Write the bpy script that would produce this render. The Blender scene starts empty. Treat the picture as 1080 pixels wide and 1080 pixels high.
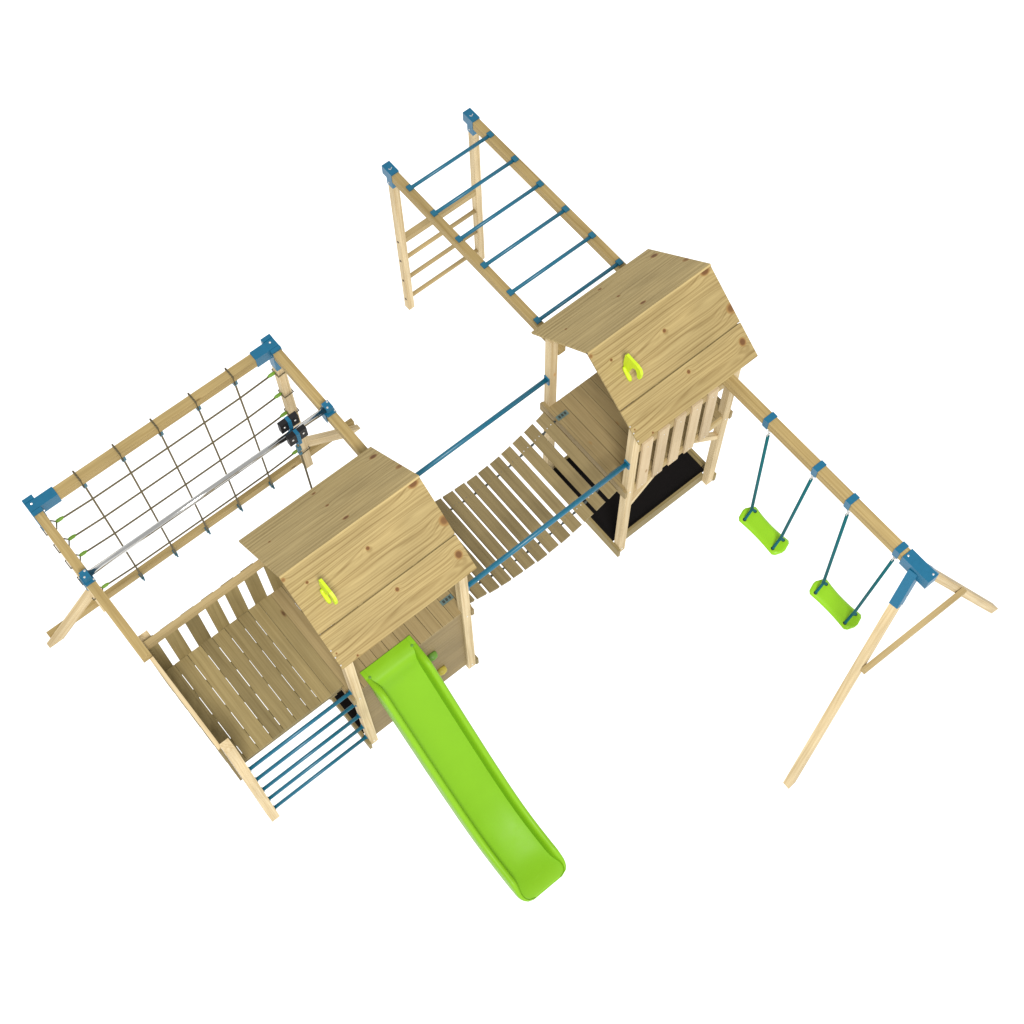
import bpy, bmesh, math, random
from mathutils import Vector, Matrix, Euler

random.seed(4)
S = bpy.context.scene
COL = S.collection
V = Vector

# ------------------------------------------------------------------ layout
D = 2.7487                       # distance between the two towers
XA, XB, PW = 0.052, 1.1065, 0.075  # tower posts (outer x of left pair, inner x of right pair, width)
YF, YB, PD = -0.524, 0.524, 0.066  # post faces front / back, depth
ZD = 1.335                       # deck height
RL, RY, RE, RZ = 1.2, 0.633, 2.359, 2.885   # roof length, half span, eave, ridge

# ------------------------------------------------------------------ materials
def newmat(name):
    m = bpy.data.materials.new(name); m.use_nodes = True
    nt = m.node_tree
    for n in list(nt.nodes): nt.nodes.remove(n)
    out = nt.nodes.new('ShaderNodeOutputMaterial')
    b = nt.nodes.new('ShaderNodeBsdfPrincipled')
    nt.links.new(b.outputs[0], out.inputs[0])
    return m, nt, b

def math_node(nt, op, a, b=None, c=None, clamp=False):
    n = nt.nodes.new('ShaderNodeMath'); n.operation = op; n.use_clamp = clamp
    for i, x in enumerate((a, b, c)):
        if x is None: continue
        if isinstance(x, (int, float)): n.inputs[i].default_value = x
        else: nt.links.new(x, n.inputs[i])
    return n.outputs[0]

def mix_rgb(nt, fac, a, b):
    n = nt.nodes.new('ShaderNodeMix'); n.data_type = 'RGBA'
    for i, x in ((0, fac), (6, a), (7, b)):
        if isinstance(x, (int, float)): n.inputs[i].default_value = x
        elif isinstance(x, (tuple, list)): n.inputs[i].default_value = (*x[:3], 1)
        else: nt.links.new(x, n.inputs[i])
    return n.outputs[2]

def smooth(nt, x, lo, hi, t0=0.0, t1=1.0):
    n = nt.nodes.new('ShaderNodeMapRange'); n.interpolation_type = 'SMOOTHSTEP'
    nt.links.new(x, n.inputs[0])
    n.inputs[1].default_value = lo; n.inputs[2].default_value = hi
    n.inputs[3].default_value = t0; n.inputs[4].default_value = t1
    return n.outputs[0]

def noise(nt, vec, scale, detail=3, rough=0.55):
    n = nt.nodes.new('ShaderNodeTexNoise'); n.inputs['Scale'].default_value = scale
    n.inputs['Detail'].default_value = detail; n.inputs['Roughness'].default_value = rough
    nt.links.new(vec, n.inputs['Vector'])
    return n.outputs[0]

def wood(name, base, dark, knot=(0.13, 0.055, 0.018), knots=(), rings=0.5, kd=0.0, tint=0.10, fine=0.5):
    """timber whose grain runs along local x; knots = [(x, y, radius x, radius y, strength)] on the board face"""
    m, nt, b = newmat(name)
    tc = nt.nodes.new('ShaderNodeTexCoord'); oi = nt.nodes.new('ShaderNodeObjectInfo')
    sep = nt.nodes.new('ShaderNodeSeparateXYZ'); nt.links.new(tc.outputs['Object'], sep.inputs[0])
    x, y, z = sep.outputs
    rnd = oi.outputs['Random']
    off = math_node(nt, 'MULTIPLY', rnd, 0.0 if knots else 53.0)
    def vec(sx, sy, sz, o=1.0):
        c = nt.nodes.new('ShaderNodeCombineXYZ')
        nt.links.new(math_node(nt, 'ADD', math_node(nt, 'MULTIPLY', x, sx), off), c.inputs[0])
        nt.links.new(math_node(nt, 'ADD', math_node(nt, 'MULTIPLY', y, sy), math_node(nt, 'MULTIPLY', off, o)), c.inputs[1])
        nt.links.new(math_node(nt, 'MULTIPLY', z, sz), c.inputs[2])
        return c.outputs[0]
    warp = noise(nt, vec(.8, 4, 4), 1.0, 2)
    # distance field of growth rings: a slowly leaning pith under the face
    r = math_node(nt, 'ADD', math_node(nt, 'ADD', y, math_node(nt, 'MULTIPLY', z, 0.8)), math_node(nt, 'MULTIPLY', warp, 0.085))
    kmask = None; halo = None
    for (kx, ky, rx, ry, st) in knots:
        dx = math_node(nt, 'DIVIDE', math_node(nt, 'SUBTRACT', x, kx), rx)
        dy = math_node(nt, 'DIVIDE', math_node(nt, 'SUBTRACT', y, ky), ry)
        d2 = math_node(nt, 'ADD', math_node(nt, 'MULTIPLY', dx, dx), math_node(nt, 'MULTIPLY', dy, dy))
        if st > 0:
            g = math_node(nt, 'MULTIPLY', smooth(nt, d2, 0.05, 1.9, 1, 0), st)
            kmask = g if kmask is None else math_node(nt, 'MAXIMUM', kmask, g)
            e = math_node(nt, 'POWER', 2.718, math_node(nt, 'MULTIPLY', d2, -0.16))
            r = math_node(nt, 'ADD', r, math_node(nt, 'MULTIPLY', e, ry * 1.3))
        else:
            e = math_node(nt, 'POWER', 2.718, math_node(nt, 'MULTIPLY', d2, -1.0))
            r = math_node(nt, 'ADD', r, math_node(nt, 'MULTIPLY', e, -st))
    ring = math_node(nt, 'SINE', math_node(nt, 'MULTIPLY', r, 310.0))
    ring2 = math_node(nt, 'SINE', math_node(nt, 'MULTIPLY', r, 121.0))
    ring = smooth(nt, math_node(nt, 'ADD', math_node(nt, 'MULTIPLY', ring, 0.5), math_node(nt, 'MULTIPLY', ring2, 0.5)), -0.85, 0.35)
    streak = smooth(nt, noise(nt, vec(1.1, 38, 38), 1.0, 4, 0.6), 0.3, 0.7)
    fibre = smooth(nt, noise(nt, vec(3, 110, 110), 1.0, 2), 0.25, 0.75)
    big = noise(nt, vec(1.4, 3.5, 3.5, 2.3), 1.0, 3)
    f = math_node(nt, 'ADD', math_node(nt, 'MULTIPLY', ring, rings), math_node(nt, 'MULTIPLY', streak, 1 - rings))
    f = math_node(nt, 'ADD', math_node(nt, 'MULTIPLY', f, 0.78), math_node(nt, 'MULTIPLY', fibre, 0.16 * fine * 2), clamp=True)
    c = mix_rgb(nt, f, dark, base)
    # broad tonal drift and per piece variation
    hs = nt.nodes.new('ShaderNodeHueSaturation'); nt.links.new(c, hs.inputs['Color'])
    v = math_node(nt, 'ADD', math_node(nt, 'MULTIPLY', math_node(nt, 'SUBTRACT', big, 0.5), 0.55), 1.0)
    if not knots:
        v = math_node(nt, 'ADD', v, math_node(nt, 'MULTIPLY', math_node(nt, 'SUBTRACT', rnd, 0.5), tint * 2))
    nt.links.new(v, hs.inputs['Value'])
    hs.inputs['Saturation'].default_value = 1.0
    c = hs.outputs[0]
    if kd > 0:
        vo = nt.nodes.new('ShaderNodeTexVoronoi'); vo.inputs['Scale'].default_value = 1.0
        nt.links.new(vec(3.1, 7.5, 7.5, 1.7), vo.inputs['Vector'])
        sel = nt.nodes.new('ShaderNodeSeparateColor'); nt.links.new(vo.outputs['Color'], sel.inputs[0])
        on = math_node(nt, 'LESS_THAN', sel.outputs[0], kd)
        k = math_node(nt, 'MULTIPLY', smooth(nt, vo.outputs['Distance'], 0.03, 0.17, 1, 0), on)
        kmask = k
    if kmask is not None:
        halo = tuple(min(1, 2.3 * k * q) for k, q in zip(knot, (0.95, 1.25, 1.2)))
        c = mix_rgb(nt, smooth(nt, kmask, 0.05, 0.6, 0, .85), c, halo)
        c = mix_rgb(nt, smooth(nt, kmask, 0.55, 1.0, 0, .9), c, knot)
    nt.links.new(c, b.inputs['Base Color'])
    b.inputs['Roughness'].default_value = 0.72
    b.inputs['Specular IOR Level'].default_value = 0.25
    bp = nt.nodes.new('ShaderNodeBump'); bp.inputs['Strength'].default_value = 0.08; bp.inputs['Distance'].default_value = 0.002
    nt.links.new(f, bp.inputs['Height']); nt.links.new(bp.outputs[0], b.inputs['Normal'])
    return m

def plain(name, col, rough=0.45, metal=0.0, spec=0.4, var=0.12, scale=30, bump=0.0):
    m, nt, b = newmat(name)
    tc = nt.nodes.new('ShaderNodeTexCoord')
    n = noise(nt, tc.outputs['Object'], scale, 4)
    c = mix_rgb(nt, n, tuple(v * (1 - var) for v in col), tuple(min(1, v * (1 + var)) for v in col))
    nt.links.new(c, b.inputs['Base Color'])
    nt.links.new(smooth(nt, n, 0.2, 0.8, rough * 0.85, min(1, rough * 1.15)), b.inputs['Roughness'])
    b.inputs['Metallic'].default_value = metal
    b.inputs['Specular IOR Level'].default_value = spec
    if bump:
        bp = nt.nodes.new('ShaderNodeBump'); bp.inputs['Strength'].default_value = bump; bp.inputs['Distance'].default_value = 0.003
        n2 = noise(nt, tc.outputs['Object'], scale * 9, 2)
        nt.links.new(n2, bp.inputs['Height']); nt.links.new(bp.outputs[0], b.inputs['Normal'])
    return m

def rope_mat(name, c1, c2):
    """laid rope: strands wind along local x"""
    m, nt, b = newmat(name)
    tc = nt.nodes.new('ShaderNodeTexCoord'); w = nt.nodes.new('ShaderNodeTexWave')
    w.wave_type = 'BANDS'; w.bands_direction = 'DIAGONAL'; w.inputs['Scale'].default_value = 22
    w.inputs['Distortion'].default_value = 0.6
    nt.links.new(tc.outputs['Object'], w.inputs['Vector'])
    nt.links.new(mix_rgb(nt, w.outputs['Fac'], c1, c2), b.inputs['Base Color'])
    b.inputs['Roughness'].default_value = 0.85; b.inputs['Specular IOR Level'].default_value = 0.15
    return m

# knots of the roof boards (x along the ridge, y from the ridge down the slope)
RK1 = [(1.136, .030, .042, .030, 1.0), (1.185, .385, .040, .040, .9), (.618, .216, .016, .016, 1.0),
       (.137, .156, .012, .012, 1.0), (.012, .042, .016, .016, .8), (.88, .20, .50, .055, -.085), (.72, .33, .6, .03, -.03)]
RK2 = [(1.14, .656, .030, .034, 1.0), (.632, .589, .016, .018, 1.0), (.142, .806, .009, .009, 1.0), (.028, .70, .008, .008, .9),
       (.86, .70, .46, .05, -.08), (.3, .62, .6, .03, -.03)]
RK3 = [(1.14, .657, .032, .030, 1.0), (1.182, .279, .03, .03, .8), (.629, .12, .026, .020, 1.0), (.621, .446, .016, .016, .9),
       (.634, .734, .018, .016, .9), (.144, .513, .012, .012, .9), (.9, .34, .5, .05, -.07), (.2, .2, .6, .05, -.05)]
RB, RD = (.435, .335, .148), (.205, .135, .046)
M = {
 'post': wood('pale_post_timber', (.665, .545, .340), (.44, .32, .155), knot=(.26, .12, .05), kd=.16, rings=.35, tint=.05),
 'beam': wood('treated_beam_timber', (.455, .342, .150), (.29, .20, .072), knot=(.12, .06, .02), kd=.20, rings=.3, tint=.07),
 'rail': wood('planed_rail_timber', (.45, .345, .170), (.35, .255, .112), kd=.08, rings=.3, tint=.07),
 'board': wood('olive_deck_timber', (.300, .236, .106), (.205, .155, .063), knot=(.09, .045, .018), kd=.18, rings=.3, tint=.2),  # olive-brown boards, darker than the front slats
 'plank': wood('bridge_plank_timber', (.262, .203, .096), (.190, .143, .063), knot=(.10, .05, .018), kd=.08, rings=.25, tint=.10),
 'slat': wood('pale_slat_timber', (.53, .42, .265), (.46, .345, .20), kd=.08, rings=.3, tint=.06),
 'floor': wood('tower_floor_timber', (.310, .236, .112), (.225, .164, .072), knot=(.11, .05, .018), kd=.16, rings=.25, tint=.10),
 'panel': wood('climbing_wall_timber', (.262, .195, .094), (.195, .140, .060), kd=.12, rings=.4, tint=.04),
 'roof_a': wood('roof_board_timber_upper', RB, RD, knots=RK1, rings=.5),
 'roof_b': wood('roof_board_timber_lower', RB, RD, knots=RK2, rings=.5),
 'roof_c': wood('roof_board_timber_rear', (.505, .392, .178), (.235, .165, .060), knots=RK3, rings=.45),
 'edge': wood('roof_edge_timber', (.42, .31, .13), (.34, .24, .08), rings=.3),
 'blue': plain('blue_coated_steel', (.004, .120, .225), .42, 0, .45),
 'bar': plain('blue_bar_coating', (.006, .120, .200), .38, 0, .5),
 'green': plain('green_moulded_plastic', (.200, .440, .008), .50, 0, .30, var=.04, scale=6),
 'seat_green': plain('swing_seat_plastic', (.26, .56, .010), .45, 0, .35, var=.04, scale=6),
 'lime': plain('lime_plastic', (.50, .66, .012), .40, 0, .45, var=.05),
 'yellow': plain('yellow_hold_plastic', (.48, .40, .06), .5, 0, .4),
 'moss': plain('moss_green_hold_plastic', (.12, .27, .035), .5, 0, .4),
 'clip': plain('green_rope_clip_plastic', (.16, .32, .03), .5, 0, .4),
 'steel': plain('brushed_steel', (.60, .60, .585), .14, 1, .5, var=.1),
 'bolt': plain('galvanised_bolt', (.70, .70, .68), .35, .7, .5),
 'darkbolt': plain('dark_bolt_cap', (.10, .075, .06), .6, 0, .3),
 'greybolt': plain('grey_bolt', (.20, .18, .15), .5, .3, .4),  # greyer tone for the bolts on most bridge planks
 'black': plain('black_rubber', (.008, .008, .009), .5, 0, .35, var=.4, scale=14),
 'liner': plain('black_weed_liner', (.007, .006, .006), .9, 0, .1, var=.5, scale=20, bump=.5),
 'chain': plain('dark_chain_steel', (.045, .055, .05), .5, .3, .4),
 'tealplate': plain('teal_anchor_plate', (.10, .155, .145), .55, 0, .35),
 'teal_rope': rope_mat('teal_swing_rope', (.006, .085, .105), (.012, .135, .15)),
 'net_rope': rope_mat('olive_net_rope', (.10, .082, .045), (.17, .14, .08)),
 'conn': plain('blue_rope_connector', (.035, .13, .18), .5, 0, .4),
}

# ------------------------------------------------------------------ object helpers
WORLD = {}
def link(o, W, parent=None):
    COL.objects.link(o); WORLD[o.name] = W
    if parent is not None:
        o.parent = parent
        o.matrix_basis = WORLD[parent.name].inverted() @ W
    else:
        o.matrix_basis = W
    return o

def thing(name, loc, label, cat, group=None, kind=None):
    o = bpy.data.objects.new(name, None); o.empty_display_size = 0.1
    o['label'] = label; o['category'] = cat
    if group: o['group'] = group
    if kind: o['kind'] = kind
    return link(o, Matrix.Translation(V(loc)))

def finish(name, bm, mats, parent, W=None, smoothed=False, bev=0.0, seg=2):
    if bev:
        bmesh.ops.bevel(bm, geom=[e for e in bm.edges if len(e.link_faces) == 2 and e.calc_face_angle(0) > 0.5],
                        offset=bev, segments=seg, profile=0.5, affect='EDGES', clamp_overlap=True)
    bmesh.ops.recalc_face_normals(bm, faces=bm.faces)
    me = bpy.data.meshes.new(name)
    for f in bm.faces: f.smooth = smoothed
    bm.to_mesh(me); bm.free()
    for m in (mats if isinstance(mats, (list, tuple)) else [mats]):
        me.materials.append(M[m] if isinstance(m, str) else m)
    return link(bpy.data.objects.new(name, me), W if W is not None else Matrix.Identity(4), parent)

def box_bm(bm, lo, hi):
    vs = [bm.verts.new((a, b, c)) for a in (lo[0], hi[0]) for b in (lo[1], hi[1]) for c in (lo[2], hi[2])]
    for q in ((0, 1, 3, 2), (4, 6, 7, 5), (0, 4, 5, 1), (2, 3, 7, 6), (0, 2, 6, 4), (1, 5, 7, 3)):
        bm.faces.new([vs[i] for i in q])
    return vs

def frame(a, b, up=(0, 0, 1)):
    a, b, up = V(a), V(b), V(up)
    x = (b - a).normalized()
    if abs(x.dot(up)) > .98: up = V((0, 1, 0))
    y = up.cross(x).normalized(); z = x.cross(y)
    R = Matrix((x, y, z)).transposed().to_4x4()
    return Matrix.Translation((a + b) / 2) @ R, (b - a).length

def timber(name, a, b, w, t, mat, parent, up=(0, 0, 1), bev=.004):
    """length a-b along local x, w across (local y), t along up (local z)"""
    W, L = frame(a, b, up)
    bm = bmesh.new(); box_bm(bm, (-L / 2, -w / 2, -t / 2), (L / 2, w / 2, t / 2))
    return finish(name, bm, mat, parent, W, bev=bev)

def cuboid(name, lo, hi, mat, parent, axis='auto', bev=.004):
    """world aligned timber: the grain follows the longest side unless axis says otherwise"""
    lo, hi = V(lo), V(hi); d = hi - lo; c = (lo + hi) / 2
    if axis == 'auto': axis = 'xyz'[max(range(3), key=lambda i: d[i])]
    if axis == 'x': return timber(name, (lo.x, c.y, c.z), (hi.x, c.y, c.z), d.y, d.z, mat, parent, bev=bev)
    if axis == 'y': return timber(name, (c.x, lo.y, c.z), (c.x, hi.y, c.z), d.x, d.z, mat, parent, bev=bev)
    return timber(name, (c.x, c.y, lo.z), (c.x, c.y, hi.z), d.x, d.y, mat, parent, up=(0, 1, 0), bev=bev)

def boxes(name, lst, mat, parent, W=None, bev=.003, axis='x'):
    """several world aligned boxes as one part; the grain axis is turned to local x"""
    R = {'x': Matrix.Identity(4), 'y': Matrix.Rotation(math.pi / 2, 4, 'Z'), 'z': Matrix.Rotation(-math.pi / 2, 4, 'Y')}[axis]
    bm = bmesh.new(); Ri = R.inverted()
    o = V(lst[0][0])
    for lo, hi in lst:
        for v in box_bm(bm, V(lo) - o, V(hi) - o): v.co = Ri @ v.co
    return finish(name, bm, mat, parent, Matrix.Translation(o) @ R, bev=bev)

def ring_pts(c, t, r, n, ref):
    y = ref.cross(t)
    if y.length < 1e-4: y = V((1, 0, 0)).cross(t)
    y.normalize(); z = t.cross(y)
    return [c + (y * math.cos(2 * math.pi * i / n) + z * math.sin(2 * math.pi * i / n)) * r for i in range(n)]

def tube_bm(bm, pts, r, n=10, cap=True):
    pts = [V(p) for p in pts]; rings = []
    for i, p in enumerate(pts):
        t = (pts[min(i + 1, len(pts) - 1)] - pts[max(i - 1, 0)]).normalized()
        rr = r[i] if isinstance(r, (list, tuple)) else r
        rings.append([bm.verts.new(q) for q in ring_pts(p, t, rr, n, V((0.13, 0.2, 0.97)))])
    for a, b in zip(rings, rings[1:]):
        for i in range(n):
            bm.faces.new((a[i], a[(i + 1) % n], b[(i + 1) % n], b[i]))
    if cap:
        bm.faces.new(rings[0][::-1]); bm.faces.new(rings[-1])

def tube(name, pts, r, mat, parent, n=10):
    pts = [V(p) for p in pts]
    W, L = frame(pts[0], pts[-1]); Wi = W.inverted()
    bm = bmesh.new(); tube_bm(bm, [Wi @ p for p in pts], r, n)
    o = finish(name, bm, mat, parent, W, smoothed=True)
    return o

def tubes(name, lst, r, mat, parent, n=8):
    o = V(lst[0][0]); bm = bmesh.new()
    for pts in lst: tube_bm(bm, [V(p) - o for p in pts], r, n)
    return finish(name, bm, mat, parent, Matrix.Translation(o), smoothed=True)

def dots(name, lst, axis, r, h, mat, parent):
    """bolt heads: short domed discs, one object each"""
    ax = V(axis).normalized()
    for p in lst:
        bm = bmesh.new()
        tube_bm(bm, [-ax * h, ax * h * .5, ax * h], [r, r, r * .6], 8)
        finish(name, bm, mat, parent, Matrix.Translation(V(p)))

def extrude_poly(name, poly, axis, a, b, mat, parent, bev=.003, smoothed=False):
    """polygon in the plane normal to axis ('x': y,z  'y': x,z  'z': x,y) from a to b"""
    mk = {'x': lambda p, q: (q, p[0], p[1]), 'y': lambda p, q: (p[0], q, p[1]), 'z': lambda p, q: (p[0], p[1], q)}[axis]
    bm = bmesh.new(); o = V(mk(poly[0], a))
    A = [bm.verts.new(V(mk(p, a)) - o) for p in poly]; B = [bm.verts.new(V(mk(p, b)) - o) for p in poly]
    bm.faces.new(A); bm.faces.new(B[::-1])
    for i in range(len(poly)):
        j = (i + 1) % len(poly); bm.faces.new((A[i], B[i], B[j], A[j]))
    return finish(name, bm, mat, parent, Matrix.Translation(o), bev=bev, smoothed=smoothed)

# ------------------------------------------------------------------ the two towers
def roof_board(name, parent, x0, side, s0, s1, mat, th=.018):
    """board on one roof slope, from s0 to s1 measured down from the ridge; mesh coords: x along ridge, y = -+ slope distance"""
    L = math.hypot(RY, RZ - RE)
    sl = V((0, side * RY / L, (RE - RZ) / L))            # down the slope
    nn = V((0, side * (RZ - RE) / L, RY / L))
    # local y is the slope distance from the ridge for both sides
    R = Matrix((V((1, 0, 0)), sl, nn)).transposed().to_4x4()
    W = Matrix.Translation((x0, 0, RZ)) @ R
    bm = bmesh.new(); box_bm(bm, (0, s0, -th), (RL, s1, 0))
    return finish(name, bm, mat, parent, W, bev=.002)

def tower(x0, front, label):
    t = thing('play_tower', (x0 + RL / 2, 0, 0), label, 'play tower', 'roofed play towers')
    L = math.hypot(RY, RZ - RE)
    xa, xb = x0 + XA, x0 + XB
    for (px, py) in ((xa, YF), (xb, YF), (xa, YB - PD) if x0 else (xa + .085, .5965), (xb, YB - PD)):
        p = cuboid('post', (px, py, 0), (px + PW, py + PD, 2.36 if py < .55 else 2.28), 'post', t)
        yb = py - .001 if py < 0 else py - .001
        dots('bolt', [(px + PW * .5, yb, z) for z in (.07, 1.24)], (0, -1, 0), .008, .004, 'bolt', p)
    # roof
    roof_board('roof_board', t, x0, -1, .004, .512, 'roof_a')
    roof_board('roof_board', t, x0, -1, .523, L, 'roof_b')
    roof_board('roof_board', t, x0, 1, -.012, L, 'roof_c')
    sl = lambda d, dz, side: (side * RY * d / L, RZ - (RZ - RE) * d / L + dz)
    Lg = .516
    yg, zg = sl(Lg, -.030, -1)
    timber('gap_blocker', (x0 + .14, yg, zg), (x0 + RL - .02, yg, zg), .06, .018, 'board', t, up=(0, -(RZ - RE), RY))  # strip added out of sight to stop light leaking through the board gap
    for rx in (.36, .84):
        for s in (-1, 1):
            y0, z0 = sl(.08, -.046, s); y1, z1 = sl(L - .1, -.046, s)
            timber('rafter', (x0 + rx, y0, z0), (x0 + rx, y1, z1), .04, .05, 'board', t)
    for s in (-1, 1):
        y = s * .49
        cuboid('eave_beam', (xa + PW + .002, y - .022, 2.24), (xb - .002, y + .022, 2.32), 'rail', t)
    # pale screw heads along the lower left edge of the front slope
    scr = [V((x0 + .006, -RY * d / L, RZ - (RZ - RE) * d / L)) for d in (.66, .72, .79)]
    dots('screw', scr, (0, -(RZ - RE), RY), .006, .004, 'bolt', t)
    # floor: boards with narrow joints, resting on bearers
    bl = [((x0 + .0255, -.502, ZD - .024), (x0 + .0525, .530, ZD))] if x0 else []; x = x0 + (.046 if not x0 else .055)
    xe = x0 + XB + PW + (.027 if not x0 else 0)
    while x < xe - .02:
        w = min(.106, xe - x)
        lo_y, hi_y = -.502, (.458 if x0 else .574)
        bl.append(((x, lo_y, ZD - .024), (x + w, hi_y, ZD))); x += .11
    # notch the boards round the posts
    fb = []
    for lo, hi in bl:
        fb.append((lo, hi))
    boxes('floor', fb, 'floor', t, axis='y', bev=.002)
    for xx in (xa - .028, xb + PW):
        cuboid('bearer', (xx + .001, -.534, 1.205), (xx + .027, .545, ZD - .0245), 'floor', t)
        cuboid('base_board', (xx + .001, -.548 if xx < xa else -.532, 0.002), (xx + .027, .548, .135) if xx < xa else (xx + .027, .548, .125), 'board', t)
    for yy in (-.30, 0, .30):
        cuboid('joist', (xa + .002, yy - .02, 1.22), (xb + PW - .002, yy + .02, 1.31), 'board', t)
    return t

T1 = tower(0, None, 'roofed wooden tower with the green slide leaving its front')
T2 = tower(D, None, 'roofed wooden tower with pale slatted front above a black sandpit')

# front climbing wall of the first tower
pb = []
for k in range(9):
    pb.append(((XA + PW + .002, -.500, .09 + k * .1355), (XB - .002, -.478, .09 + k * .1355 + .1340)))
fp = boxes('climbing_wall', pb, 'panel', T1, axis='x', bev=.0015)
def hold(x, z, mat, rot=0.0):
    bm = bmesh.new(); bmesh.ops.create_icosphere(bm, subdivisions=2, radius=1)
    for v in bm.verts:
        f = 1 + .12 * math.sin(5 * v.co.x + 3 * v.co.z)
        v.co = V((v.co.x * .055 * f, max(-1, min(.25, v.co.y)) * .05, v.co.z * .024 * f))
    W = Matrix.Translation((x, -.512, z)) @ Matrix.Rotation(rot, 4, 'Y')
    o = finish('climbing_hold', bm, mat, fp, W, smoothed=True); return o
hold(.775, .955, 'moss', -.1)['label'] = 'moss green climbing hold right of the slide'
hold(.84, .47, 'yellow', -.12)['label'] = 'yellow climbing hold right of the slide'

# slatted front and knee braces of the second tower
sl_x = [(2.90, 3.005), (3.068, 3.174), (3.242, 3.346), (3.414, 3.517), (3.583, 3.688)]
cuboid('rail', (D + XA + PW + .002, YF + .004, 1.90), (D + XB - .002, YF + .034, 1.985), 'rail', T2)
cuboid('rail', (D + XA + PW + .002, YF + .004, 1.215), (D + XB - .002, YF + .034, 1.298), 'rail', T2)
for a, b in sl_x:
    s = cuboid('slat', (a, YF - .016, 1.225), (b, YF + .003, 2.03), 'slat', T2)
    dots('screw', [((a + b) / 2, YF - .017, z) for z in (1.26, 1.94)], (0, -1, 0), .005, .003, 'bolt', s)
for sgn in (0, 1):
    xa, xb = D + XA + PW, D + XB
    a = (xa - .01, -.492, .93) if sgn == 0 else (xb + .01, -.492, .93)
    b = (xa + .27, -.492, 1.21) if sgn == 0 else (xb - .27, -.492, 1.21)
    timber('brace', a, b, .05, .05, 'post', T2)

# anchor plates of the bridge on both tower floors
for tw, xx in ((T1, 1.030), (T2, D + .028)):
    for yy in (-.345, .328):
        p = cuboid('anchor_plate', (xx, yy - .022, ZD + .001), (xx + .112, yy + .022, ZD + .006), 'tealplate', tw, bev=.001)
        boxes('chain_link', [((xx + .018 + k * .03, yy - .012, ZD + .007), (xx + .034 + k * .03, yy + .010, ZD + .014)) for k in range(3)],
              'chain', p, bev=.002)

# ------------------------------------------------------------------ sandpits
def sandpit(x0, label, back):
    t = thing('sandpit', (x0 + RL / 2, 0, 0), label, 'sandpit', 'black lined sandpits under the towers')
    xa, xb = x0 + XA + .001, x0 + XB + PW - .035
    y0, y1 = -.462, .462
    cuboid('side_board', (xa + PW, y0, .002), (xb - .04, y0 + .026, .140), 'board', t)
    cuboid('side_board', (xa + PW, y1 - .026, .002), (xb - .04, y1, .140), 'board', t)
    cuboid('side_board', (xb, y0 + .07, .002), (xb + .026, y1 - .07, .140), 'board', t)
    # liner: sheet pushed up along its edges, slightly rumpled
    bm = bmesh.new(); n = 28
    g = [[None] * (n + 1) for _ in range(n + 1)]
    for i in range(n + 1):
        for j in range(n + 1):
            u, v = i / n, j / n
            ed = min(u, 1 - u, v, 1 - v)
            z = .05 + max(0, .05 - ed) * 1.55 + .008 * math.sin(9 * u + 4 * v) * math.sin(7 * v - 2 * u)
            g[i][j] = bm.verts.new((xa + u * (xb - xa) - x0, y0 + .027 + v * (y1 - y0 - .054), z))
    for i in range(n):
        for j in range(n):
            bm.faces.new((g[i][j], g[i + 1][j], g[i + 1][j + 1], g[i][j + 1]))
    o = finish('liner', bm, 'liner', t, Matrix.Translation((x0, 0, 0)), smoothed=True)
    md = o.modifiers.new('thickness', 'SOLIDIFY'); md.thickness = .006
    return t
sandpit(0, 'black lined sandpit mostly hidden under the tower with the slide', True)
sandpit(D, 'open black lined sandpit under the tower with the slatted front', False)

# ------------------------------------------------------------------ raised deck beside the first tower
dk = thing('raised_deck', (-.45, 0, 0), 'raised wooden deck with slatted fences beside the slide tower', 'deck')
cuboid('post', (-.970, -.525, 0), (-.893, -.432, 2.085), 'post', dk)
cuboid('post', (-.962, .596, 0), (-.884, .672, 1.935), 'post', dk)
xs = [-.961, -.862, -.742, -.617, -.513, -.395, -.271, -.169, -.069, .046]
gp = [.005, .0045, .0045, .0045, .0055, .0045, .0045, .0045, .003, .003]
fl = []
for k in range(9):
    fl.append(((xs[k] + gp[k] / 2, -.392 + random.uniform(-.003, .003), ZD - .024), (xs[k + 1] - gp[k + 1] / 2, .574 + random.uniform(-.003, .003), ZD)))
for k, (lo, hi) in enumerate(fl):
    cuboid('deck_board', lo, hi, 'board', dk, axis='y', bev=.002)
for y in (.535, .300, .045, -.20, -.35):
    cuboid('joist', (-.955, y - .022, 1.215), (.044, y + .022, ZD - .0245), 'board', dk)
cuboid('joist', (-.085, -.350, 1.12), (-.015, .51, 1.213), 'board', dk)
# back fence
cuboid('rail', (-.958, .526, 1.955), (.125, .572, 2.020), 'rail', dk)
cuboid('rail', (-.882, .580, 1.150), (.05, .610, 1.235), 'rail', dk)
for a, b in ((-.985, -.873), (-.811, -.698), (-.631, -.515), (-.448, -.340), (-.273, -.158), (-.093, .019), (.084, .19)):
    if a < -.9: a = -.958
    cuboid('slat', (a, .5745, 1.16), (b, .5885, 1.992 + random.uniform(-.005, .005)), 'board', dk)
# left fence
cuboid('rail', (-.993, -.428, 1.985), (-.9635, .435, 2.024), 'post', dk)
for k in range(6):
    y = -.445 + k * .179
    cuboid('slat', (-.990, y, 1.16), (-.9715, y + .112, 1.9845), 'board', dk)
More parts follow.
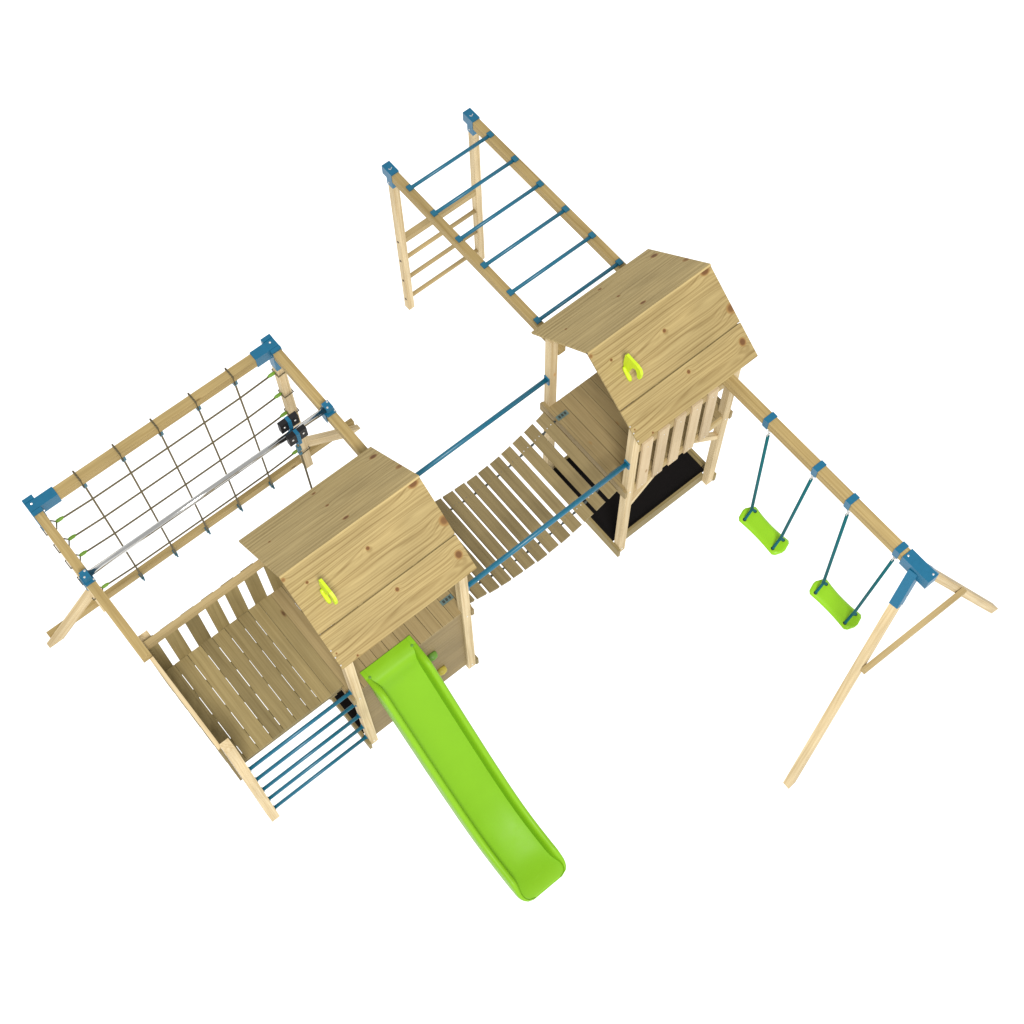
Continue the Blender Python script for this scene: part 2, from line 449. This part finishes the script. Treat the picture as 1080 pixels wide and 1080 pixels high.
# climbing bars on the front
for z in (1.37, 1.06, .75, .45, .15):
    b = tube('climbing_bar', [(-.893, -.482, z), (XA, -.482, z)], .0155, 'bar', dk, 12)
    bx = [((-.8925, -.500, z - .018), (-.884, -.464, z + .018)), ((XA - .009, -.500, z - .018), (XA - .0005, -.464, z + .018))]
    boxes('end_cap', bx, 'bar', b, bev=.002)

# ------------------------------------------------------------------ bridge
br = thing('suspension_bridge', (1.99, 0, 0), 'sagging wooden plank bridge with two blue handrails between the towers', 'bridge')
def bz(x): return 1.078 + .245 * ((x - 1.965) / .80) ** 2
for k in range(13):
    x = 2.705 - k * .1235
    sl = math.atan2(bz(x + .01) - bz(x - .01), .02)
    c = V((x, random.uniform(-.004, .004), bz(x) - .010))
    hw = .0505
    dxx, dzz = math.cos(sl) * hw, math.sin(sl) * hw
    W = Matrix.Translation(c) @ Matrix.Rotation(-sl, 4, 'Y') @ Matrix.Rotation(math.pi / 2, 4, 'Z')
    bm = bmesh.new(); box_bm(bm, (-.462, -hw, -.012), (.462, hw, .012))
    pl = finish('plank', bm, 'plank', br, W, bev=.003)
    bm = bmesh.new()
    for yy in (-.34, .34):
        for q in (-.022, .022):
            tube_bm(bm, [(yy, q, .010), (yy, q, .0145), (yy, q, .016)], [.0055, .0055, .003] if k < 3 else [.004, .004, .002], 8)
    finish('bolt', bm, 'bolt' if k < 3 else 'greybolt', pl, W)
for yy in (-.34, .34):
    cp, cr = [], []
    for k in range(110):                       # one length of chain, its links as swellings along it
        x = 1.185 + k * (2.77 - 1.185) / 109
        cp.append((x, yy, bz(x) - .030)); cr.append((.0125, .0075)[k % 2])
    tube('chain', cp, cr, 'chain', br, 8)
for yy in (-.49, .49):
    h = tube('handrail', [(XB + PW, yy, 1.735), (D + XA, yy, 1.765)], .021, 'bar', br, 14)
    for x in (XB + PW, D + XA):
        s = 1 if x < 2 else -1
        cuboid('bracket', (min(x, x + s * .012), yy - .030, 1.75 - .045), (max(x, x + s * .012), yy + .030, 1.75 + .045), 'blue', h, bev=.002)

# ------------------------------------------------------------------ monkey bars
mb = thing('monkey_bars', (3.38, 1.6, 0), 'wooden monkey bars with six blue bars rising behind the far tower', 'monkey bars')
YM = 2.658
for i, x in enumerate((2.9125, 3.777)):
    cuboid('leg', (x + .002, YM + .002, 0), (x + .066, YM + .070, 2.03), 'post', mb)
    bt = 'beam'
    cuboid('beam', (x, .490 if i == 0 else .385, 2.012), (x + .072, YM + .002, 2.096), 'beam', mb)
    bm_l = [((x - .004, YM - .004, 2.008), (x + .077, YM + .128, 2.112)), ((x - .003, YM - .003, 1.925), (x + .071, YM + .075, 2.0075))]
    cb = boxes('corner_bracket', bm_l, 'blue', mb, bev=.006)
    dots('bolt', [(x + .035, YM - .004, 1.96), (x - .004, YM + .04, 1.97)], (0, -1, 0), .008, .004, 'bolt', cb)
    bm = bmesh.new()  # pale tick shaped mark on the bracket top
    for (p, q) in (((.020, .062), (.030, .046)), ((.030, .046), (.052, .060))):
        tube_bm(bm, [(p[0], p[1], 0), (q[0], q[1], 0)], .0035, 6)
    finish('mark', bm, 'bolt', cb, Matrix.Translation((x, YM, 2.1125)))
    lg = [((x + .068), 0)]
for y in (2.46, 2.132, 1.803, 1.475, 1.140, .802):
    b = tube('bar', [(2.950, y, 2.096), (3.815, y, 2.096)], .0165, 'bar', mb, 12)
    for xx in (2.933, 3.790):
        cuboid('bar_clamp', (xx, y - .026, 2.070), (xx + .045, y + .026, 2.114), 'bar', b, bev=.006)
cuboid('crosspiece', (2.979, YM + .006, 1.065), (3.779, YM + .064, 1.128), 'rail', mb)
for z in (.80, .478, .16):
    tube('rung', [(2.975, YM + .036, z), (3.782, YM + .036, z)], .021, 'rail', mb, 10)
dots('bolt', [(2.9135, YM + .036, z) for z in (1.10, .80, .478, .16)], (-1, 0, 0), .012, .006, 'darkbolt', mb)

# ------------------------------------------------------------------ swing frame and two swings
XS = 3.778
sf = thing('swing_stand', (XS, -1.7, 0), 'wooden swing frame with one splayed leg pair and blue bracket beside the far tower', 'swing frame')
cuboid('beam', (3.736, -2.55, 2.012), (3.821, -.380, 2.100), 'beam', sf)
cb = boxes('corner_bracket', [((3.726, -2.736, 1.990), (3.829, -2.468, 2.114))], 'blue', sf, bev=.007)
dots('bolt', [(3.765, -2.49, 2.114), (3.80, -2.71, 2.114)], (0, 0, 1), .009, .005, 'bolt', cb)
for s, foot in ((-1, V((2.545, -2.985, 0))), (1, V((4.975, -2.985, 0)))):
    top = V((XS + s * .035, -2.60, 2.03))
    d = (foot - top).normalized()
    # feet cut level on the ground
    side = V((0, 1, 0)).cross(d).normalized(); fy = d.cross(side).normalized()
    W, Ln = frame(top, foot, up=(0, 1, 0)); Wi = W.inverted()
    bm = bmesh.new(); hw = .035
    vs = box_bm(bm, (-Ln / 2, -hw, -hw), (Ln / 2, hw, hw))
    for v in vs:
        if v.co.x > 0:
            w = W @ v.co
            dd = W.to_3x3() @ V((1, 0, 0))
            v.co.x += (0 - w.z) / dd.z
    lg = finish('leg', bm, 'post', sf, W, bev=.004)
    a = top - d * .02; b = top + d * .325
    sv = timber('leg_socket', a, b, .078, .078, 'blue', cb, up=(0, 1, 0), bev=.006)
    n = (V((0, -1, .35)) - d * V((0, -1, .35)).dot(d)).normalized()
    fr = frame(a, b, up=(0, 1, 0))[0].to_3x3() @ V((0, 0, 1))
    if fr.y > 0: fr = -fr
    dots('bolt', [top + d * .30 + fr * .043, top + d * .22 + fr * .043 + V((.012, 0, 0))], fr, .009, .004, 'bolt', sv)
def leg_at(s, z):
    foot = V((2.545 if s < 0 else 4.975, -2.985, 0)); top = V((XS + s * .035, -2.60, 2.03))
    return top + (foot - top) * ((2.03 - z) / 2.03)
a, b = leg_at(-1, 1.215), leg_at(1, 1.12)
cbz = timber('crossbar', V((a.x - .03, a.y - .06, a.z)), V((b.x + .03, b.y - .06, b.z)), .046, .060, 'rail', sf)
for y in (-1.008, -1.546, -1.900, -2.412):
    boxes('beam_clamp', [((3.729, y - .026, 2.004), (3.828, y + .026, 2.108)), ((3.748, y - .018, 1.968), (3.808, y + .018, 2.003))], 'blue', sf, bev=.005)

def swing(yc, label, sw=0.0):
    t = thing('swing', (XS, yc, .42), label, 'swing', 'green swings on teal ropes')
    # moulded seat, waisted in the middle
    bm = bmesh.new(); n = 22; hl = .252; top = []; bot = []
    rows = []
    for i in range(n + 1):
        u = -1 + 2 * i / n
        yy = u * hl
        w = .088 + .014 * min(1, abs(u) / .80) ** 2
        if abs(u) > .80: w *= math.sqrt(max(0.0, 1 - ((abs(u) - .80) / .205) ** 2)) * .88 + .12 * (1 - (abs(u) - .8) / .2)
        w = max(w, .012)
        row = []
        for k in range(9):
            q = -1 + 2 * k / 8
            z = .020 + .012 * abs(u) ** 2 - .005 * q * q * q * q - (.010 if abs(q) == 1 else 0)
            row.append((q * w, yy, z))
        rows.append((row, w))
    tv = [[bm.verts.new(p) for p in r[0]] for r in rows]
    bv = [[bm.verts.new((p[0] * .97, p[1], p[2] - (.016 if k in (0, 8) else .030))) for k, p in enumerate(r[0])] for r in rows]
    for i in range(n):
        for k in range(8):
            bm.faces.new((tv[i][k], tv[i][k + 1], tv[i + 1][k + 1], tv[i + 1][k]))
            bm.faces.new((bv[i][k], bv[i + 1][k], bv[i + 1][k + 1], bv[i][k + 1]))
        bm.faces.new((tv[i][0], tv[i + 1][0], bv[i + 1][0], bv[i][0]))
        bm.faces.new((tv[i][8], bv[i][8], bv[i + 1][8], tv[i + 1][8]))
    for i in (0, n):
        for k in range(8):
            bm.faces.new((tv[i][k], bv[i][k], bv[i][k + 1], tv[i][k + 1]))
    seat = finish('seat', bm, 'seat_green', t, Matrix.Translation((XS, yc, .41)), smoothed=True)
    for s in (-1, 1):
        ys, yt = yc + s * .176, yc + s * .243
        r = tube('rope', [(XS + sw, yt, 1.842), (XS, ys + s * .002, .545)], .0140, 'teal_rope', t, 10)
        for q in (-1, 1):
            tubes('rope_loop', [[(XS, ys, .56), (XS + q * .061, ys, .443), (XS + q * .063, ys, .40)]], .0125, 'teal_rope', r)
        dots('eyelet', [(XS - .063, ys, .439), (XS + .061, ys, .439)], (0, 0, 1), .017, .003, 'black', seat)
        lp = []
        for k, (z0, z1, ax) in enumerate(((1.975, 1.915, 0), (1.925, 1.875, 1), (1.885, 1.835, 0))):
            pts = []
            zc, h = (z0 + z1) / 2, (z0 - z1) / 2
            for j in range(13):
                an = 2 * math.pi * j / 12
                dx = math.cos(an) * .013
                pts.append((XS + (dx if ax == 0 else 0), yt + (dx if ax == 1 else 0) + s * .004 * k * 0, zc + math.sin(an) * h))
            lp.append(pts)
        for q in lp: tubes('hook_ring', [q], .0045, 'bolt', r, 6)
    return t
swing(-1.277, 'green swing nearer the far tower, on teal ropes')
swing(-2.156, 'green swing nearer the blue frame bracket, on teal ropes')

# ------------------------------------------------------------------ slide
sd = thing('slide', (.44, -.9, 0), 'long bright green plastic slide with raised side rails', 'slide')
ctrl = [(-.395, 1.348), (-.47, 1.350), (-.545, 1.325), (-.64, 1.236), (-.80, 1.066), (-1.0, .853), (-1.3, .55), (-1.56, .318), (-1.76, .186), (-1.95, .116), (-2.17, .083), (-2.385, .070)]
def catmull(P, n=8):
    out = []
    for i in range(len(P) - 1):
        p0 = P[max(i - 1, 0)]; p1 = P[i]; p2 = P[i + 1]; p3 = P[min(i + 2, len(P) - 1)]
        for k in range(n):
            t = k / n
            out.append(tuple(.5 * ((2 * p1[j]) + (-p0[j] + p2[j]) * t + (2 * p0[j] - 5 * p1[j] + 4 * p2[j] - p3[j]) * t * t + (-p0[j] + 3 * p1[j] - 3 * p2[j] + p3[j]) * t ** 3) for j in range(2)))
    out.append(P[-1]); return out
path = catmull(ctrl, 8)
X0, X1 = .199, .681
def normals(P):
    o = []
    for i in range(len(P)):
        a = P[max(i - 1, 0)]; b = P[min(i + 1, len(P) - 1)]
        d = V((b[0] - a[0], b[1] - a[1])); d.normalize(); o.append((-d.y if d.x > 0 else d.y, abs(d.x)))
    return o
nrm = normals(path)
arc = [0.0]
for i in range(1, len(path)): arc.append(arc[-1] + math.hypot(path[i][0] - path[i - 1][0], path[i][1] - path[i - 1][1]))
TOT = arc[-1]
def sstep(a, b, x):
    t = max(0, min(1, (x - a) / (b - a))); return t * t * (3 - 2 * t)
def slide_rows(section, flip=False):
    """section(s, end distance) -> closed list of (x, height above the bed)"""
    rows = []
    for i, (y, z) in enumerate(path):
        ny, nz = nrm[i]
        rows.append([V((x, y + ny * h, z + nz * h)) for x, h in section(arc[i], TOT - arc[i])])
    return rows
def loft(name, rows, mat, parent):
    o = rows[0][0].copy(); bm = bmesh.new()
    vs = [[bm.verts.new(p - o) for p in r] for r in rows]; n = len(rows[0])
    for a, b in zip(vs, vs[1:]):
        for k in range(n): bm.faces.new((a[k], a[(k + 1) % n], b[(k + 1) % n], b[k]))
    bm.faces.new(vs[0][::-1]); bm.faces.new(vs[-1])
    return finish(name, bm, mat, parent, Matrix.Translation(o), smoothed=True)
def bed(s, e):
    c = 0
    if e < .10: c = .10 - math.sqrt(max(0, .10 ** 2 - (.10 - e) ** 2))
    w0, w1 = X0 + .012 + c * .8, X1 - .012 - c * .8
    dip = -.034 * sstep(.12, .30, s) * sstep(.02, .30, e)        # entry step and shallow trough
    drop = -.025
    top = []
    for k in range(13):
        u = k / 12
        x = w0 + (w1 - w0) * u
        edge = abs(2 * u - 1)
        top.append((x, dip + .055 * (edge ** 2.6 - .45) * sstep(.12, .34, s) * sstep(.02, .34, e)))
    botl = [(x, min(h, drop) - .020) for x, h in top[::-1]]
    return top + botl
ob = loft('chute', slide_rows(bed), 'green', sd)
for sgn in (-1, 1):
    def rail(s, e, sgn=sgn):
        hh = (.012 + .118 * sstep(.09, .24, s)) * (.16 + .84 * sstep(.03, .20, e)) if s > .085 else .004
        c = 0
        if e < .12: c = .11 - math.sqrt(max(0, .11 ** 2 - (.11 - max(e, 0)) ** 2)) if e < .11 else 0
        w = .066 * (.55 + .45 * sstep(.08, .2, s)) * (.35 + .65 * sstep(.0, .22, e))
        xo = X0 + c * .8 if sgn < 0 else X1 - c * .8
        q = []
        prof = [(0, -.045), (0, hh * .5), (.05, hh * .80), (.18, hh * .95), (.40, hh), (.62, hh * .97), (.80, hh * .86), (.93, hh * .55), (1.00, hh * .1), (1.04, -.045), (1.10, -.06), (.6, -.07)]
        for u, h in prof: q.append((xo - sgn * u * w, h if h > 0 else h * min(1, .25 + sstep(.12, .30, s) * sstep(.02, .30, e))))
        return q if sgn < 0 else q[::-1]
    loft('side_rail', slide_rows(rail), 'green', sd)
cuboid('foot', (X0 + .02, -2.30, .0), (X1 - .02, -2.26, .060), 'green', sd, bev=.008)
dots('bolt', [(.236, -.475, 1.352), (.644, -.475, 1.352)], (0, 0, 1), .013, .004, 'moss', sd)

# ------------------------------------------------------------------ net frame with cargo net
nf = thing('net_frame', (.1, 1.6, 0), 'wooden climbing net frame with two blue corner brackets on the far left', 'climbing frame')
YN = 1.919
cuboid('top_beam', (-1.03, 1.935, 2.004), (1.225, 2.012, 2.094), 'beam', nf)
cuboid('side_beam', (-1.040, .44, 2.006), (-.9650, 1.933, 2.092), 'beam', nf)
cuboid('side_beam', (1.158, .30, 2.006), (1.236, 1.933, 2.092), 'beam', nf)
for x in (-1.038, 1.158):
    cuboid('leg', (x, YN, 0), (x + .076, YN + .074, 2.003), 'post', nf)
cuboid('ground_beam', (-1.528, 1.995, .001), (1.765, 2.040, .090), 'beam', nf)
for s, x0, x1 in ((-1, -1.038, -1.475), (1, 1.234, 1.680)):
    a = V((x0 - s * .03, 1.964, .395)); b = V((x1, 1.964, .03))
    d = (b - a).normalized(); W, Ln = frame(a, b, up=(0, 1, 0)); bm = bmesh.new()
    vs = box_bm(bm, (-Ln / 2, -.044, -.029), (Ln / 2, .044, .029))
    for v in vs:
        if v.co.x > 0:
            w = W @ v.co; dd = W.to_3x3() @ V((1, 0, 0)); v.co.x += (.002 - w.z) / dd.z
    finish('brace', bm, 'post', nf, W, bev=.004)
for s, (xo, xi) in ((-1, (-1.046, -.805)), (1, (1.242, 1.020))):
    lo, hi = min(xo, xi), max(xo, xi)
    tab = (xo, xo - s * .088)
    bx = [((lo, 1.930, 1.992), (hi, 2.017, 2.108)),
          ((min(tab), 2.0185, 2.030), (max(tab), 2.056, 2.1135)),
          ((min(tab), 1.893, 1.998), (max(tab), 1.9245, 2.1135)),
          ((min(xo, xo - s * .086), 1.912, 1.80), (max(xo, xo - s * .086), 2.000, 1.9845))]
    cb = boxes('corner_bracket', bx, 'blue', nf, bev=.004)
    dots('bolt', [(xo - s * .045, 1.985, 2.114), ((lo + hi) / 2 + s * .03, 1.925, 2.03)], (0, -.5, .8), .009, .005, 'bolt', cb)

cn = thing('cargo_net', (.1, 1.96, 0), 'olive rope cargo net with green clips inside the wooden frame', 'climbing net')
YC = 1.962
VX = (-.600, -.245, .102, .456, .806)
for x in VX:
    r = tube('vertical_rope', [(x, YC, 1.985), (x + .003, YC - .004, 1.0), (x + .004, YC, .05)], .0085, 'net_rope', cn, 8)
    tubes('beam_loop', [[(x - .012, 1.924, 1.99), (x - .012, 1.922, 2.102), (x - .012, 2.024, 2.102), (x - .012, 2.024, 1.99), (x, YC, 1.985)]], .008, 'net_rope', r)
    extra = [((x - .018, YC - .022, 1.935), (x + .018, YC + .018, 1.99))]
    boxes('connector', extra, 'conn', r, bev=.006)
    boxes('ground_clip', [((x - .010, 1.955, .015), (x + .018, 1.9935, .075)), ((x - .004, 1.930, .018), (x + .012, 1.954, .045))], 'conn', r, bev=.004)
for z in (1.720, 1.370, 1.040, .680, .328):
    x0, x1 = -.905, 1.128
    r = tube('horizontal_rope', [(x0, YC - .002, z)] + [(x, YC - .011, z - .012 * (1 - ((x - .1) / 1.0) ** 2)) for x in VX] + [(x1, YC - .002, z)], .0080, 'net_rope', cn, 8)
    for s, xe, xl in ((-1, x0, -1.038), (1, x1, 1.158)):
        c = V((xe, YC, z))
        tube('clip', [c - V((s * .045, 0, 0)), c - V((s * .022, 0, 0)), c + V((s * .012, 0, 0)), c + V((s * .028, 0, 0))], [.009, .016, .016, .009], 'clip', r, 8)
        xin = xl + .081 if s < 0 else xl - .006
        xout = xl - .008 if s < 0 else xl + .084
        tubes('leg_loop', [[c + V((s * .02, 0, 0)), (xin, 1.905, z + .004), (xout, 1.909, z + .004), (xout, 2.001, z - .004), (xin, 2.001, z - .004), c + V((s * .02, 0, 0))]], .0068, 'net_rope', r, 6)

# ------------------------------------------------------------------ glide rail and trolley
gr = thing('glide_rail', (.08, 1.21, 2.0), 'shiny steel rail clamped with blue brackets across the net frame', 'rail')
tube('steel_tube', [(-1.03, 1.212, 2.148), (1.215, 1.207, 2.148)], .0245, 'steel', gr, 20)
for x in (-1.003, 1.197):
    bx = [((x - .042, 1.162, 2.094), (x + .042, 1.258, 2.118)), ((x - .030, 1.172, 2.119), (x + .030, 1.247, 2.186)),
          ((x - .050, 1.178, 1.998), (x - .0431 + (0 if x < 0 else 0), 1.242, 2.117))]
    c = boxes('clamp', bx, 'blue', gr, bev=.006)
    dots('bolt', [(x - .012, 1.19, 2.187), (x + .016, 1.232, 2.187), (x + .034, 1.17, 2.119)], (0, 0, 1), .009, .007, 'bolt', c)
tr = thing('rail_trolley', (.875, 1.21, 2.1), 'black and blue trolley hanging a rope from the steel rail', 'trolley')
cx = .873
for y0, z0, z1 in ((1.257, 2.065, 2.275), (1.166, 2.040, 2.198)):
    s = 1 if y0 > 1.21 else -1
    cuboid('side_plate', (cx - .0155, y0 - .026, z0), (cx + .0155, y0 + .026, z1 + .004), 'blue', tr, bev=.002)
    for dx in (-.049, .049):
        rl = cuboid('roller_block', (cx + dx - .034, y0 - .022, z1 - .112), (cx + dx + .034, y0 + .022, z1 + .006), 'black', tr, bev=.014)
        dots('bolt', [(cx + dx, y0 - .020, z1 - .045)], (0, -1, .2), .010, .006, 'bolt', rl)
cuboid('lower_block', (cx - .026, 1.1625, 2.030), (cx + .026, 1.2575, 2.085), 'blue', tr, bev=.005)
rp = tube('rope', [(cx, 1.21, 2.04), (cx + .004, 1.208, 1.5), (cx + .006, 1.21, .62)], .009, 'net_rope', tr, 8)
boxes('connector', [((cx - .016, 1.192, 1.84), (cx + .016, 1.228, 1.90)), ((cx - .013, 1.196, 1.77), (cx + .013, 1.224, 1.80))], 'conn', rp, bev=.006)
tube('hand_knot', [(cx + .006, 1.21, .66), (cx + .006, 1.21, .63), (cx + .006, 1.21, .59), (cx + .006, 1.21, .57)], [.012, .026, .026, .012], 'net_rope', rp, 10)

# ------------------------------------------------------------------ lime handles on the two roofs
def handle(x0, label):
    t = thing('roof_handle', (x0 + .2, -.25, 2.68), label, 'handle', 'lime handles on the tower roofs')
    poly = [(-.200, 2.690), (-.194, 2.80), (-.202, 2.905), (-.214, 2.922), (-.232, 2.920), (-.330, 2.914), (-.366, 2.898), (-.382, 2.850),
            (-.376, 2.785), (-.360, 2.765), (-.342, 2.775), (-.338, 2.822), (-.322, 2.850), (-.296, 2.842), (-.268, 2.782), (-.250, 2.71), (-.244, 2.670), (-.212, 2.690)]
    extrude_poly('grip', poly, 'x', x0 + .190, x0 + .212, 'lime', t, bev=.005)
    tube('stem', [(x0 + .186, -.205, 2.745), (x0 + .186, -.218, 2.730), (x0 + .190, -.270, 2.668), (x0 + .190, -.284, 2.645)], [.010, .016, .019, .014], 'lime', t, 12)
    return t
handle(0, 'small lime yellow handle on the roof of the slide tower')
handle(D, 'small lime yellow handle on the roof of the tower with slatted front')

# ------------------------------------------------------------------ camera
cam = bpy.data.cameras.new('camera'); co = bpy.data.objects.new('camera', cam); COL.objects.link(co)
cam.sensor_width = 36; cam.sensor_fit = 'HORIZONTAL'
cam.lens = 36 * 1597.1328 / 1080
cam.clip_end = 200
co.rotation_euler = Euler((0.4251, 0.0100, -0.6852), 'XYZ')
co.location = (-1.1293, -4.0386, 12.4127)
S.camera = co

# ------------------------------------------------------------------ light: white studio cove below, dimmer room above, one big softbox
w = bpy.data.worlds.new('World'); S.world = w; w.use_nodes = True
nt = w.node_tree
for n in list(nt.nodes): nt.nodes.remove(n)
out = nt.nodes.new('ShaderNodeOutputWorld'); bg = nt.nodes.new('ShaderNodeBackground')
tc = nt.nodes.new('ShaderNodeTexCoord'); sp = nt.nodes.new('ShaderNodeSeparateXYZ')
nt.links.new(tc.outputs['Generated'], sp.inputs[0])
f = smooth(nt, sp.outputs[2], -.12, .35)
nt.links.new(mix_rgb(nt, f, (1.45, 1.45, 1.45), (.63, .63, .63)), bg.inputs['Color'])
bg.inputs['Strength'].default_value = 1.0
nt.links.new(bg.outputs[0], out.inputs[0])

ld = bpy.data.lights.new('softbox', 'AREA'); ld.shape = 'DISK'; ld.size = 5.0; ld.energy = 3000; ld.color = (1, .985, .96)
lo = bpy.data.objects.new('softbox', ld); COL.objects.link(lo)
tgt = V((1.6, 0, 1)); dirv = V((-.24, -.48, .84)).normalized()
lo.location = tgt + dirv * 18
lo.rotation_euler = (lo.location - tgt).to_track_quat('Z', 'Y').to_euler()

S.render.engine = 'CYCLES'
S.view_settings.view_transform = 'Standard'; S.view_settings.look = 'None'
S.view_settings.exposure = 0; S.view_settings.gamma = 1
